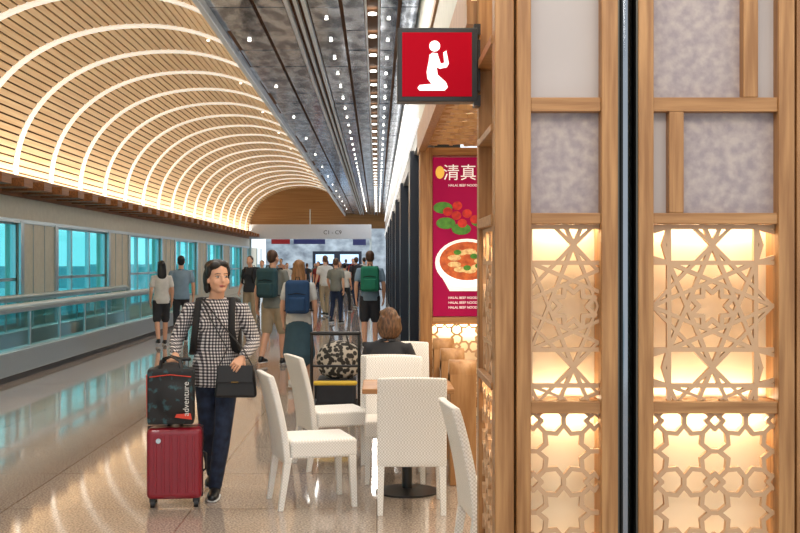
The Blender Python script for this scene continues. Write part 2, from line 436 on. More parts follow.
m.make('plain_panels',M_frost2,g,True)
m=MB(); m.box(0.55,2.37,YS+0.125,YS+0.14,0,H); m.box(0.585,0.60,YS+0.12,5.3,0,H); m.make('backboard',M_back,g,True)
m=MB(); m.cyl((1.013,YS+0.05,0),0.033,H,32); m.make('steel_column',M_chrome,g,True)
m=MB(); m.box(0.97,1.052,YS+0.1,YS+0.12,0,H); m.make('column_recess',M_black,g,True)
m=MB(); m.box(0.9705,0.977,YS-0.02,YS+0.1,0,H); m.box(1.0455,1.052,YS-0.02,YS+0.1,0,H); m.make('steel_edge_strips',M_edge,g,True)
def clip(p,q,r):
    x0,y0=p;x1,y1=q;dx=x1-x0;dy=y1-y0;t0,t1=0.0,1.0
    for pp,qq in ((-dx,x0-r[0]),(dx,r[1]-x0),(-dy,y0-r[2]),(dy,r[3]-y0)):
        if abs(pp)<1e-9:
            if qq<0: return None
        else:
            tt=qq/pp
            if pp<0: t0=max(t0,tt)
            else: t1=min(t1,tt)
    if t0>=t1-1e-4: return None
    return (x0+dx*t0,y0+dy*t0),(x0+dx*t1,y0+dy*t1)
def segs_star(r,cx,cy,P):
    out=[]; a=P/2
    for i in range(-3,4):
        for j in range(-3,4):
            c=(cx+i*P,cy+j*P)
            def ring(R,off=0.0,n=8): return [(c[0]+R*math.cos((k+off)*2*math.pi/n),c[1]+R*math.sin((k+off)*2*math.pi/n)) for k in range(n)]
            md=ring(a)
            for k in range(8): out.append((md[k],md[(k+3)%8]))
            for k in range(8): out.append((md[k],md[(k+2)%8]))
            o=ring(a*0.38,0.5); q=ring(a*0.22,0.0)
            for k in range(8): out.append((o[k],q[k])); out.append((o[k],q[(k+1)%8]))
            s=(c[0]+a,c[1]+a); d=a*(math.sqrt(2)-1)
            q=[(s[0]+d*math.cos(math.pi/4+k*math.pi/2),s[1]+d*math.sin(math.pi/4+k*math.pi/2)) for k in range(4)]
            for k in range(4): out.append((q[k],q[(k+1)%4]))
            e=[(s[0]+d*0.5*math.cos(k*math.pi/2),s[1]+d*0.5*math.sin(k*math.pi/2)) for k in range(4)]
            for k in range(4): out.append((e[k],q[k])); out.append((e[k],q[k-1]))
    return out
def segs_khatam(r,cx,cy,P):
    out=[]; R=P*0.43; rr=R*0.72
    for i in range(-4,5):
        for j in range(-4,6):
            c=(cx+i*P,cy+j*P)
            st=[(c[0]+(R if k%2==0 else rr)*math.cos(k*math.pi/8),c[1]+(R if k%2==0 else rr)*math.sin(k*math.pi/8)) for k in range(16)]
            for k in range(16): out.append((st[k],st[(k+1)%16]))
            out.append(((c[0]+R,c[1]),(c[0]+P-R,c[1]))); out.append(((c[0],c[1]+R),(c[0],c[1]+P-R)))
            s=(c[0]+P/2,c[1]+P/2); d=P*0.14
            q=[(s[0]+d*math.cos(k*math.pi/2),s[1]+d*math.sin(k*math.pi/2)) for k in range(4)]
            for k in range(4): out.append((q[k],q[(k+1)%4]))
            for k in range(4):
                a=math.pi/4+k*math.pi/2; o=(s[0]+(P*0.7071-R)*math.cos(a),s[1]+(P*0.7071-R)*math.sin(a)); i_=(s[0]+d*0.707*math.cos(a),s[1]+d*0.707*math.sin(a)); out.append((i_,o))
    return out
def lattice(name,r,kind,cx,cy,P,w,y0,th,parent,frame='front',X=None):
    m=MB()
    ss=segs_star(r,cx,cy,P) if kind=='star' else segs_khatam(r,cx,cy,P)
    seen=set(); i=0
    for p,q in ss:
        if math.hypot(p[0]-q[0],p[1]-q[1])<1e-4: continue
        c=clip(p,q,r)
        if not c: continue
        key=tuple(sorted([(round(c[0][0],3),round(c[0][1],3)),(round(c[1][0],3),round(c[1][1],3))]))
        if key in seen: continue
        seen.add(key)
        (x0,z0),(x1,z1)=c; L=math.hypot(x1-x0,z1-z0)
        if L<0.004: continue
        ux,uz=(x1-x0)/L,(z1-z0)/L; nx,nz=-uz*w/2,ux*w/2; e=w*0.25
        j=i*0.00003; i+=1
        vs=[]
        for yy in (y0-j,y0+th+j*0.5):
            for (x,z) in ((x0-ux*e+nx,z0-uz*e+nz),(x1+ux*e+nx,z1+uz*e+nz),(x1+ux*e-nx,z1+uz*e-nz),(x0-ux*e-nx,z0-uz*e-nz)):
                x=min(max(x,r[0]),r[1]); z=min(max(z,r[2]),r[3])
                if frame=='front': vs.append(Vector((x,yy,z)))
                elif frame=='side': vs.append(Vector((X+(yy-y0),x,z)))
                else: vs.append(Vector((x,z,X+(yy-y0))))
        m.add(vs,[(0,1,2,3),(7,6,5,4),(0,4,5,1),(1,5,6,2),(2,6,7,3),(3,7,4,0)])
    return m.make(name,M_cream,parent,True)
yl=YS+0.02
lattice('star_lattice_a',(1.114,1.616,1.037,1.754),'star',1.365,1.42,0.50,0.018,yl,0.02,g)
lattice('star_lattice_b',(0.62,0.903,1.037,1.754),'star',0.80,1.42,0.50,0.018,yl,0.02,g)
lattice('khatam_lattice_a',(1.114,1.616,0.272,0.988),'kh',1.25,0.83,0.25,0.018,yl,0.02,g)
lattice('khatam_lattice_b',(0.62,0.903,0.272,0.988),'kh',0.76,0.83,0.25,0.018,yl,0.02,g)
lattice('khatam_lattice_c',(1.765,2.3,0.272,0.988),'kh',2.0,0.83,0.25,0.018,yl,0.02,g)
lattice('star_lattice_c',(1.765,2.3,1.037,1.754),'star',2.03,1.42,0.50,0.018,yl,0.02,g)
lattice('side_lattice_a',(YS+0.1,5.23,0.3,1.07),'kh',4.9,0.83,0.25,0.018,0,0.02,g,'side',0.50)
lattice('side_lattice_b',(YS+0.1,5.23,1.10,1.754),'star',4.9,1.42,0.50,0.017,0,0.02,g,'side',0.50)
warm=(1.0,0.83,0.58)
for i,(a,bb,z) in enumerate([(0.63,0.895,1.75),(1.12,1.61,1.75),(0.63,0.895,0.984),(1.12,1.61,0.984),(1.77,2.29,1.75),(1.77,2.29,0.984)]):
    area('led_strip.%03d'%i,((a+bb)/2,YS+0.085,z),(math.radians(-8),0,0),bb-a,0.03,1.0*(bb-a)/0.3,warm)
for i,(a,bb,z) in enumerate([(0.63,0.895,1.04),(1.12,1.61,1.04),(0.63,0.895,0.276),(1.12,1.61,0.276)]):
    area('led_base_strip.%03d'%i,((a+bb)/2,YS+0.085,z),(math.radians(180),0,0),bb-a,0.03,0.7*(bb-a)/0.3,warm)
area('led_side_1',(0.555,4.9,1.75),(0,0,0),0.03,0.6,1.8,warm)
area('led_side_2',(0.555,4.9,1.065),(0,0,0),0.03,0.6,1.8,warm)
area('led_side_3',(0.545,4.9,3.2),(0,0,0),0.03,0.6,1.8,warm)

# ---------------------------------------------------------------- prayer room sign
g=grp('prayer_room_sign',(0.281,5.2,2.515))
MB().box(-0.187,0.187,-0.05,0.05,-0.171,0.171).make('housing',M_black,g,bevel=0.004)
MB().box(-0.164,0.158,-0.056,-0.045,-0.148,0.148).make('red_face',M_signred,g)
m=MB(); m.box(0.187,0.2,-0.03,0.03,-0.12,0.12); m.box(0.17,0.2,-0.045,0.045,0.14,0.19); m.box(0.17,0.2,-0.045,0.045,-0.19,-0.14); m.make('bracket',M_black,g)
s=1/213.7
def pp(px,py): return ((px-437)*s,(66.5-py)*s)
m=MB(); yf=-0.060
cx,cz=pp(434,48.5); m.prism([(cx+0.025*math.cos(-a*math.pi/12),cz+0.025*math.sin(-a*math.pi/12)) for a in range(24)],yf,-0.055)
m.prism([pp(*q) for q in [(429,57),(432,55),(437,56),(438,62),(436,70),(437,77),(445,84),(447,89),(444,92.5),(419,92.5),(417,90),(419,87),(431,86),(427,81),(426,74),(428,64)]],yf,-0.055)
m.prism([pp(*q) for q in [(432,58),(437,57),(440,66),(443.5,65),(442.5,55),(445.5,53),(448,66),(446,69.5),(439,71),(436,69)]],yf-0.0006,-0.055)
m.make('kneeling_figure',M_signwhite,g)

# ---------------------------------------------------------------- restaurant shell + poster wall
YW=11.5
g=grp('restaurant_poster_wall',(1.2,YW,0))
m=MB(); m.box(0.445,0.57,YW-0.06,YW+0.3,0,2.78); m.box(1.32,1.45,YW-0.06,YW+0.3,0,2.78); m.box(2.9,3.0,YW-0.06,YW+0.3,0,2.78)
m.make('posts',M_wood,g,True,bevel=0.004)
m=MB(); m.box(0.57,1.32,YW-0.04,YW+0.05,2.70,2.78); m.box(0.57,1.32,YW-0.04,YW+0.05,0.96,1.03); m.box(0.57,1.32,YW-0.04,YW+0.05,0.1,0.2); m.make('rails',M_woodh,g,True,bevel=0.003)
m=MB(); m.box(0.57,3.0,YW+0.06,YW+0.3,0,2.78); m.make('backboard',M_back,g,True)
lattice('low_lattice',(0.57,1.32,0.2,0.96),'kh',0.95,0.6,0.25,0.02,YW-0.01,0.02,g)
area('poster_wall_led',(0.95,YW+0.03,0.95),(0,0,0),0.7,0.03,5,warm)
g=grp('food_poster',(0.95,YW-0.0,1.86))
MB().box(-0.37,0.37,-0.03,0.05,-0.82,0.82).make('board',M_poster,g)
def disc(m,cx,cz,rx,rz,y,n=32):
    m.prism([(cx+rx*math.cos(-2*math.pi*a/n),cz+rz*math.sin(-2*math.pi*a/n)) for a in range(n)],y,-0.03)
m=MB(); disc(m,-0.02,-0.27,0.33,0.25,-0.034); m.prism([(-0.33,-0.33),(0.29,-0.33),(0.16,-0.56),(-0.2,-0.56)],-0.034,-0.03); m.make('bowl',M_bowl,g)
m=MB(); disc(m,-0.02,-0.25,0.285,0.2,-0.036); m.make('broth',M_broth,g)
m=MB()
for i in range(9):
    a=i*0.7; disc(m,-0.02+0.14*math.cos(a),-0.25+0.1*math.sin(a),0.07,0.03,-0.037-0.0003*i,12)
m.make('noodles',M_noodle,g)
m=MB()
for q in [(-0.12,-0.16),(0.05,-0.2),(-0.02,-0.32),(0.1,-0.3)]: disc(m,q[0],q[1],0.04,0.028,-0.041,10)
for q in [(-0.24,0.14),(0.12,0.16),(-0.08,0.08),(-0.27,0.3)]: disc(m,q[0],q[1],0.10,0.06,-0.034,14)
m.make('greens',M_green,g)
m=MB()
for q in [(-0.22,0.26),(-0.13,0.22),(-0.02,0.24),(0.18,0.28),(-0.07,0.14),(0.06,0.18),(-0.12,0.32)]: disc(m,q[0],q[1],0.05,0.045,-0.038,16)
m.make('tomatoes',M_red,g)
text('title_text','清真料理',0.175,(0.08,-0.033,0.60),M_bowl,g)
m=MB(); disc(m,-0.30,0.665,0.045,0.065,-0.034); m.make('seal',M_gold,g)
for i,(z) in enumerate([0.52,-0.64,-0.69,-0.74]):
    text('small_text_%d'%i,'HALAL BEEF NOODLE SOUP',0.034,(0,-0.033,z),M_bowl,g)

B('ceiling_restaurant',0.45,3.4,5.32,YW+0.3,2.85,3.0,mat('soffit_baked_glow','F6E6C8',0.6,emit='FFE2B0',estr=0.6))  # emission makes the soffit look lit, in place of an uplight
g=grp('restaurant_bulkhead',(0.45,8.5,3.0))
m=MB(); m.box(0.45,0.6,5.32,YW+0.4,2.98,4.34); m.make('fascia',M_beige,g,True)
m=MB(); m.box(0.43,0.5,5.32,YW+0.4,2.74,3.0); m.box(0.43,0.47,5.32,YW+0.4,3.5,3.56); m.make('edge_beam',M_wood,g,True)
lattice('soffit_lattice',(0.5,2.4,5.4,YW),'kh',0.75,8.5,0.5,0.035,0,0.03,g,'top',2.79)
B('wall_restaurant',3.3,3.4,4.5,YW+0.3,0,2.85,M_beige)

g=grp('restaurant_railing',(0.62,9,0))
m=MB(); tp=MB()
for y in (7.94,9.0,10.2):
    m.box(0.52,0.71,y,y+0.19,0,0.80); tp.tube([(0.52,y+0.095,0.80),(0.71,y+0.095,0.80)],0.095,16,side=(0,1,0),rnd=False)
m.make('posts',M_piers,g,True,bevel=0.008); tp.make('post_caps',M_piers,g,True)
m=MB()
for a,bb in ((8.13,9.0),(9.19,10.2),(10.39,11.4)): m.box(0.58,0.64,a,bb,0.1,0.66)
m.make('infill_boards',M_wood,g,True)

# ---------------------------------------------------------------- chairs
def chair(loc,rz):
    g=grp('dining_chair',loc,rz)
    MB().box(-0.22,0.22,-0.2,0.24,0.33,0.45).make('seat',M_weave,g,bevel=0.018,seg=3)
    vs=[];nx,nz=8,10
    for s_ in (0,1):
        for j in range(nz+1):
            for i in range(nx+1):
                u=i/nx*2-1; v=j/nz
                x=u*(0.222-0.004*v); z=0.30+v*0.58
                y=-0.20-0.11*(v**1.6)-0.015*(1-u*u)*v - (0.045 if s_==0 else 0)
                if j==nz: z-=0.008*u*u
                vs.append(Vector((x,y,z)))
    K=(nx+1)*(nz+1); fs=[]
    for j in range(nz):
        for i in range(nx):
            a=j*(nx+1)+i; fs.append((a,a+1,a+nx+2,a+nx+1)); fs.append((K+a,K+a+nx+1,K+a+nx+2,K+a+1))
    for i in range(nx):
        fs.append((i,K+i,K+i+1,i+1)); a=nz*(nx+1)+i; fs.append((a,a+1,K+a+1,K+a))
    for j in range(nz):
        a=j*(nx+1); fs.append((a,a+nx+1,K+a+nx+1,K+a)); a+=nx; fs.append((a,K+a,K+a+nx+1,a+nx+1))
    MB().add(vs,fs,True).make('back',M_weave,g,bevel=0.012,seg=3)
    for i,(x,y,dx,dy) in enumerate([(-0.195,-0.215,-0.005,-0.05),(0.195,-0.215,0.005,-0.05),(-0.195,0.21,-0.005,0.015),(0.195,0.21,0.005,0.015)]):
        w0,w1=0.024,0.017
        v=[Vector((x+sx*w0,y+sy*w0,0.34)) for sx,sy in ((-1,-1),(1,-1),(1,1),(-1,1))]+[Vector((x+dx+sx*w1,y+dy+sy*w1,0.0)) for sx,sy in ((-1,-1),(1,-1),(1,1),(-1,1))]
        MB().add(v,[(0,1,2,3),(7,6,5,4),(0,4,5,1),(1,5,6,2),(2,6,7,3),(3,7,4,0)]).make('leg_%d'%(i+1),M_weave,g,bevel=0.004)
    return g
R=math.radians
chair((0.22,7.28,0),0)
chair((-0.42,7.40,0),R(-74))
chair((-0.34,8.75,0),R(-70))
chair((0.13,8.22,0),R(180))
chair((0.25,9.75,0),R(180))
chair((0.70,5.80,0),R(-84))
g=grp('cafe_table',(0.21,7.74,0))
MB().box(-0.31,0.31,-0.3,0.3,0.715,0.75).make('top',M_woodh,g,bevel=0.006)
MB().cyl((0,0,0.02),0.035,0.7,20).make('column',M_black,g)
m=MB(); m.cyl((0,0,0.0),0.22,0.012,40); m.cyl((0,0,0.012),0.22,0.018,40,r2=0.05); m.box(-0.2,0.2,-0.02,0.02,0.695,0.715); m.box(-0.02,0.02,-0.2,0.2,0.695,0.715)
m.make('base',M_black,g)

# ---------------------------------------------------------------- people
def hand(m,w,d,pn,curl,scale=1.0,n=6,flip=1):
    d=Vector(d).normalized(); pn=Vector(pn); pn=(pn-d*pn.dot(d)).normalized(); sd=d.cross(pn)*flip; w=Vector(w)
    m.tube([w-d*0.02,w+d*0.01*scale,w+d*0.05*scale,w+d*0.085*scale],[(0.024,0.02),(0.028,0.018),(0.04,0.015),(0.036,0.012)],10,side=tuple(sd))
    for i,(o,L) in enumerate(((-0.028,0.066),(-0.0095,0.076),(0.0095,0.07),(0.028,0.054))):
        p=w+d*0.083*scale+sd*o; pts=[p-d*0.02,p]; a=0
        for k in range(3):
            a+=curl*(0.7 if k==0 else 1); p=p+(d*math.cos(a)+pn*math.sin(a))*L*(0.45,0.32,0.23)[k]; pts.append(p)
        m.tube(pts,[0.0085,0.009,0.0085,0.0075,0.0062],n,side=tuple(sd))
    p=w+d*0.02-sd*0.022; q=p+(d*0.55-sd*0.7+pn*0.3*min(curl+.3,1.2)).normalized()*0.04; r=q+(d*0.85-sd*0.1+pn*0.55*min(curl+.2,1.2)).normalized()*0.032
    m.tube([w+d*0.01-sd*0.01,p,q,r],[0.012,0.012,0.0105,0.008],n)

def person(name,loc,H,rz,top,bottom,hairm,skin=M_skin,sleeve='short',legs='pants',hair='short',pack=None,J=None,stride=0.0,yaw=0,pitch=0,vox=0.016,hem=0.84,female=False,face=True,shoe=M_black,curl=(0.35,0.35),drop=0.0,hd=None,armswing=0.0,hs=0.93,wide=0.0):
    g=grp(name,loc,rz,H/1.7)
    sw=0.165 if female else 0.19
    j=dict(shl=(-sw,0,1.385),shr=(sw,0,1.385),ell=(-sw-0.05,0.03-armswing*0.3,1.11),elr=(sw+0.05,0.03+armswing*0.3,1.11),
           wrl=(-sw-0.05,-0.05-armswing,0.88),wrr=(sw+0.05,-0.05+armswing,0.88),
           hil=(-0.085,0,0.90),hir=(0.085,0,0.90),knl=(-0.095,-0.03-stride*0.55,0.50),knr=(0.095,-0.03+stride*0.25,0.50),
           anl=(-0.09,0.02-stride,0.085),anr=(0.09,0.03+stride,0.10+stride*0.12),lean=0.0)
    if J: j.update(J)
    V={k:(Vector(v) if not isinstance(v,float) else v) for k,v in j.items()}
    D=drop
    for k in ('shl','shr','ell','elr','wrl','wrr','hil','hir'):
        if not (J and k in J): V[k]=V[k]-Vector((0,0,D))
    n=12
    m=MB()
    def legtube(m,s,end=1.0,r=(0.088,0.06,0.044)):
        h,k,a=V['hi'+s],V['kn'+s],V['an'+s]
        pts=[h,h.lerp(k,0.5),k,k.lerp(a,0.35),a]; rr=[(r[0],r[0]*1.05),(r[0]*0.85,r[0]*0.9),(r[1],r[1]),(r[1]*1.0,r[1]*1.04),(r[2],r[2])]
        if end<1.0:
            pts=[h,h.lerp(k,0.5),h.lerp(k,0.96)]; rr=[(r[0]*1.05,r[0]*1.1),(r[0],r[0]),(r[0]*0.95,r[0]*0.95)]
        m.tube(pts,rr,n)
    pz=0.93-D
    hipw=0.165 if female else 0.16
    m.tube([(0,0,pz-0.07),(0,0,pz),(0,0,pz+0.09),(0,0,pz+0.14)],[(hipw*0.85,0.1),(hipw,0.115),(hipw*0.9,0.105),(hipw*0.8,0.09)],16)
    if legs=='pants':
        for s in 'lr': legtube(m,s,r=(0.09,0.063,0.05))
    elif legs=='shorts':
        for s in 'lr': legtube(m,s,0.9,r=(0.092,0.07,0.05))
    elif legs=='skirt':
        m.tube([(0,0,pz),(0,-0.0,0.7),(0,0,0.45)],[(hipw,0.12),(0.19,0.16),(0.22,0.2)],18)
    m.make('trousers' if legs=='pants' else legs,bottom,g,vox=vox,smi=3)
    m=MB()
    top_y=V['lean']
    nb=Vector((0,0.01+top_y,1.43-D)); hc=Vector(hd) if hd else Vector((0,-0.015+top_y*1.2,1.585-D))
    m.tube([nb-Vector((0,0,0.05)),nb,hc-Vector((0,-0.015,0.06))],[(0.07,0.06),(0.056,0.056),(0.052,0.055)],n)
    if legs!='pants':
        for s in 'lr': legtube(m,s,r=(0.08,0.055,0.038))
    else:
        for s in 'lr':
            a=V['an'+s]; m.tube([a+Vector((0,0,0.06)),a-Vector((0,0,0.03))],[0.036,0.036],n)
    for s in 'lr':
        sh,el,wr=V['sh'+s],V['el'+s],V['wr'+s]
        if sleeve=='short': m.tube([sh.lerp(el,0.4),el,el.lerp(wr,0.3),wr],[0.042,0.038,0.04,0.026],n)
        else: m.tube([el.lerp(wr,0.6),wr],[0.032,0.026],n)
    m.make('skin',skin,g,vox=vox*0.8,smi=2)
    m=MB()
    for s,c in (('l',curl[0]),('r',curl[1])):
        el,wr=V['el'+s],V['wr'+s]; d=(wr-el).normalized()
        if J and 'hd'+s in J: d=Vector(J['hd'+s])
        pn=Vector((1,0,0)) if s=='l' else Vector((-1,0,0))
        if J and 'pn'+s in J: pn=Vector(J['pn'+s])
        hand(m,wr,d,pn,c,flip=(1 if s=='l' else -1))
    m.make('hands',skin,g)
    m=MB()
    c1=(0.155 if female else 0.172)+wide
    w1=(0.14 if female else 0.152)+wide
    def T(z): return top_y*max(0,(z-0.9))/0.5
    zz=[hem,0.95,1.08,1.22,1.32,1.385,1.43]
    rr=[(hipw+0.015,0.125),(hipw+0.01,0.125),(w1,0.11),(c1,0.118),(c1+0.005,0.108),(c1-0.02,0.082),(0.07,0.062)]
    m.tube([(0,T(z),z-D) for z in zz],rr,18,rnd=False)
    for s in 'lr':
        sh,el,wr=V['sh'+s],V['el'+s],V['wr'+s]
        ctr=Vector((sh.x*0.55,sh.y,sh.z-0.01))
        if sleeve=='short': m.tube([ctr,sh-Vector((0,0,0.015)),sh.lerp(el,0.35),sh.lerp(el,0.68)],[0.06,0.058,0.056,0.056],n)
        else: m.tube([ctr,sh-Vector((0,0,0.015)),sh.lerp(el,0.5),sh.lerp(el,0.88),el.lerp(wr,0.12),el.lerp(wr,0.5),wr.lerp(el,0.08)],[0.06,0.06,0.057,0.053,0.051,0.045,0.038],n)
    if female: m.ell((-0.065,-0.085+T(1.24),1.25-D),(0.06,0.045,0.06)); m.ell((0.065,-0.085+T(1.24),1.25-D),(0.06,0.045,0.06))
    m.make('shirt',top,g,vox=vox,smi=3)
    m=MB(); m.tube([(0.066*math.cos(a),0.008+top_y+0.064*math.sin(a),1.435-D-0.015*(-math.sin(a)*0.5+0.5)) for a in [2*math.pi*i/16 for i in range(16)]],0.012,8,closed=True); m.make('collar',top,g)
    m=MB()
    for s in 'lr':
        a=V['an'+s]; td=Vector((0.02 if s=='r' else -0.02,-1,0)).normalized(); z0=a.z-0.085
        m.tube([a+Vector((0,0,0.0)),a-Vector((0,0,0.035))-td*0.01],[(0.042,0.042),(0.042,0.05)],n)
        m.tube([Vector((a.x,a.y,z0+0.042))-td*0.045,Vector((a.x,a.y,z0+0.045))+td*0.04,Vector((a.x,a.y,z0+0.038))+td*0.11,Vector((a.x,a.y,z0+0.03))+td*0.165],[(0.034,0.038),(0.038,0.04),(0.045,0.034),(0.034,0.026)],n)
    m.make('shoes',shoe,g,vox=vox*0.8,smi=2)
    m=MB()
    for s in 'lr':
        a=V['an'+s]; td=Vector((0.02 if s=='r' else -0.02,-1,0)).normalized(); z0=a.z-0.085
        m.tube([Vector((a.x,a.y,z0+0.011))-td*0.05,Vector((a.x,a.y,z0+0.011))+td*0.1,Vector((a.x,a.y,z0+0.011))+td*0.17],[(0.038,0.010),(0.047,0.010),(0.036,0.010)],n)
    m.make('soles',M_rubber,g)
    HM=Matrix.Rotation(yaw,4,'Z')@Matrix.Rotation(pitch,4,'X')
    he=grp('head',hc); he.parent=g; he.rotation_euler=HM.to_euler(); he.scale=(hs,hs,hs)
    m=MB(); m.ell((0,0.012,0.032),(0.076,0.093,0.092)); m.ell((0,-0.02,-0.03),(0.066,0.07,0.083)); m.ell((0,-0.055,-0.086),(0.036,0.03,0.026))
    m.tube([(0,-0.086,0.012),(0,-0.098,-0.012),(0,-0.104,-0.028)],[0.007,0.010,0.013],8)
    m.ell((-0.034,-0.066,-0.03),(0.029,0.02,0.027)); m.ell((0.034,-0.066,-0.03),(0.029,0.02,0.027))
    m.ell((-0.076,0.008,-0.012),(0.01,0.02,0.031)); m.ell((0.076,0.008,-0.012),(0.01,0.02,0.031))
    m.make('face',skin,he,vox=max(0.0055,vox*0.5),smi=2)
    if face:
        m=MB()
        for sx in (-1,1): m.ell((sx*0.031,-0.077,0.004),(0.014,0.009,0.0055),10,8)
        m.make('eyes',M_eye,he)
        m=MB()
        for sx in (-1,1):
            m.ell((sx*0.031,-0.0845,0.004),(0.0062,0.004,0.0052),8,6)
            m.tube([(sx*0.016,-0.086,0.010),(sx*0.031,-0.0885,0.0122),(sx*0.047,-0.078,0.008)],0.0018,6)
            m.tube([(sx*0.014,-0.089,0.026),(sx*0.032,-0.09,0.029),(sx*0.052,-0.075,0.025)],0.0026,6)
        m.make('irises_and_brows',M_hairb,he)
        m=MB(); m.tube([(-0.021,-0.082,-0.060),(0,-0.091,-0.058),(0.021,-0.082,-0.060)],[(0.003,0.003),(0.004,0.004),(0.003,0.003)],8)
        m.tube([(-0.017,-0.082,-0.066),(0,-0.089,-0.067),(0.017,-0.082,-0.066)],[(0.003,0.003),(0.005,0.004),(0.003,0.003)],8); m.make('lips',M_lip,he)
    m=MB()
    m.ell((0,0.030,0.048),(0.085,0.094,0.092)); m.ell((0,0.05,0.0),(0.08,0.065,0.085))
    if hair in('bob','long'):
        for sx in (-1,1): m.ell((sx*0.068,0.012,0.02),(0.022,0.045,0.06))
        m.ell((0.03,-0.045,0.085),(0.05,0.045,0.03)); m.ell((-0.03,-0.045,0.085),(0.05,0.045,0.03))
    if hair=='tied':
        m.ell((0.0,0.03,0.085),(0.086,0.088,0.056)); m.ell((0.028,-0.035,0.098),(0.045,0.036,0.026)); m.ell((-0.034,-0.038,0.088),(0.045,0.038,0.032))
        for sx in (-1,1): m.ell((sx*0.076,0.035,0.0),(0.020,0.045,0.07)); m.ell((sx*0.078,-0.014,0.05),(0.012,0.03,0.045))
        m.ell((0,0.07,-0.03),(0.082,0.058,0.08)); m.ell((-0.07,0.04,-0.06),(0.022,0.035,0.05))
    if hair=='bob':
        m.tube([(0,0.045,0.03),(0,0.05,-0.05),(0,0.05,-0.10)],[(0.1,0.08),(0.118,0.085),(0.105,0.07)],16)
        for k in range(10):
            a=k*0.63; m.ell((0.085*math.cos(a),0.04+0.06*math.sin(a),-0.02+0.05*math.sin(k*2.1)),(0.035,0.035,0.04),8,6)
    if hair=='long':
        m.tube([(0,0.045,0.03),(0,0.06,-0.08),(0,0.085,-0.2),(0,0.09,-0.30)],[(0.088,0.07),(0.1,0.06),(0.1,0.045),(0.06,0.03)],16)
    m.make('hair',hairm,he,vox=max(0.007,vox*0.6),smi=3)
    if pack:
        by=0.205+top_y
        MB().box(-0.16,0.16,by-0.08,by+0.07,1.0-D,1.44-D).make('backpack_body',pack,g,bevel=0.055,seg=4)
        MB().box(-0.11,0.11,by+0.05,by+0.11,1.03-D,1.22-D).make('backpack_pocket',pack,g,bevel=0.025,seg=3)
        m=MB(); m.tube([(-0.115,by+0.065,1.25-D),(0,by+0.085,1.27-D),(0.115,by+0.065,1.25-D)],0.006,6)
        m.tube([(-0.03,by-0.03,1.44-D),(-0.02,by-0.03,1.48-D),(0.02,by-0.03,1.48-D),(0.03,by-0.03,1.44-D)],0.008,6)
        for sx in (-1,1):
            m.tube([(sx*0.1,by-0.06,1.38-D),(sx*0.115,0.07+top_y,1.435-D),(sx*0.12,-0.02+top_y,1.435-D),(sx*0.125,-0.09+top_y,1.34-D),(sx*0.13,-0.135+top_y,1.22-D),(sx*0.15,-0.11+top_y,1.07-D),(sx*0.18,0.03,1.03-D),(sx*0.13,by-0.06,1.04-D)],[(0.025,0.009)]*8,10)
        m.make('backpack_straps',M_blackfab,g)
    return g

JW=dict(shl=(-0.185,0,1.38),shr=(0.185,0,1.38),
  ell=(-0.290,0.0,1.13),elr=(0.275,0.03,1.115),
  wrl=(-0.262,-0.20,1.045),wrr=(0.215,-0.19,1.02),
  hdl=(0.05,-0.85,-0.45),pnl=(0.15,0.35,-1.0),hdr=(-0.4,-0.75,-0.45),pnr=(-0.5,0.3,-0.8),
  hil=(-0.075,0,0.9),hir=(0.085,0,0.9),knl=(-0.07,0.03,0.50),knr=(0.065,-0.10,0.50),
  anl=(-0.06,0.26,0.12),anr=(0.0,-0.06,0.085))
person('traveller_woman',(-1.10,7.60,0),1.60,0,M_check,M_jean,M_hairb,skin=M_skin,sleeve='long',hair='tied',pack=M_blackfab,J=JW,yaw=R(30),pitch=R(-4),vox=0.010,hem=0.80,female=True,curl=(1.25,0.8),hd=(0.016,-0.03,1.583),hs=1.0,wide=0.012)
g=grp('shoulder_handbag',(-0.94,7.40,0.82))
MB().add([Vector(v) for v in [(-0.14,-0.045,-0.12),(0.14,-0.045,-0.12),(0.14,0.045,-0.12),(-0.14,0.045,-0.12),(-0.12,-0.03,0.09),(0.12,-0.03,0.09),(0.12,0.03,0.09),(-0.12,0.03,0.09)]],[(0,3,2,1),(4,5,6,7),(0,1,5,4),(1,2,6,5),(2,3,7,6),(3,0,4,7)]).make('body',mat('black_leather','151314',0.5),g,bevel=0.018,seg=3)
MB().add([Vector(v) for v in [(-0.12,-0.052,-0.02),(0.12,-0.052,-0.02),(0.12,-0.045,0.095),(-0.12,-0.045,0.095),(-0.12,-0.035,-0.02),(0.12,-0.035,-0.02),(0.12,-0.03,0.095),(-0.12,-0.03,0.095)]],[(0,1,2,3),(7,6,5,4),(0,4,5,1),(1,5,6,2),(2,6,7,3),(3,7,4,0)]).make('flap',mat('black_leather_flap','1C191A',0.45),g,bevel=0.005)
m=MB(); m.tube([(-0.02,-0.056,-0.015),(0.02,-0.056,-0.015)],0.006,8); m.make('clasp',mat('brass','806840',0.4,metal=1),g)
m=MB(); m.tube([(-0.11,0,0.09),(-0.06,0.02,0.2),(-0.15,0.055,0.35),(-0.21,0.09,0.45),(-0.255,0.17,0.515),(-0.27,0.22,0.52)],[(0.004,0.011)]*6,8)
m.tube([(0.11,0,0.09),(0.05,0.0,0.2),(-0.09,0.04,0.35),(-0.17,0.075,0.45),(-0.235,0.16,0.515),(-0.255,0.21,0.525)],[(0.004,0.011)]*6,8)
m.make('strap',M_black,g)

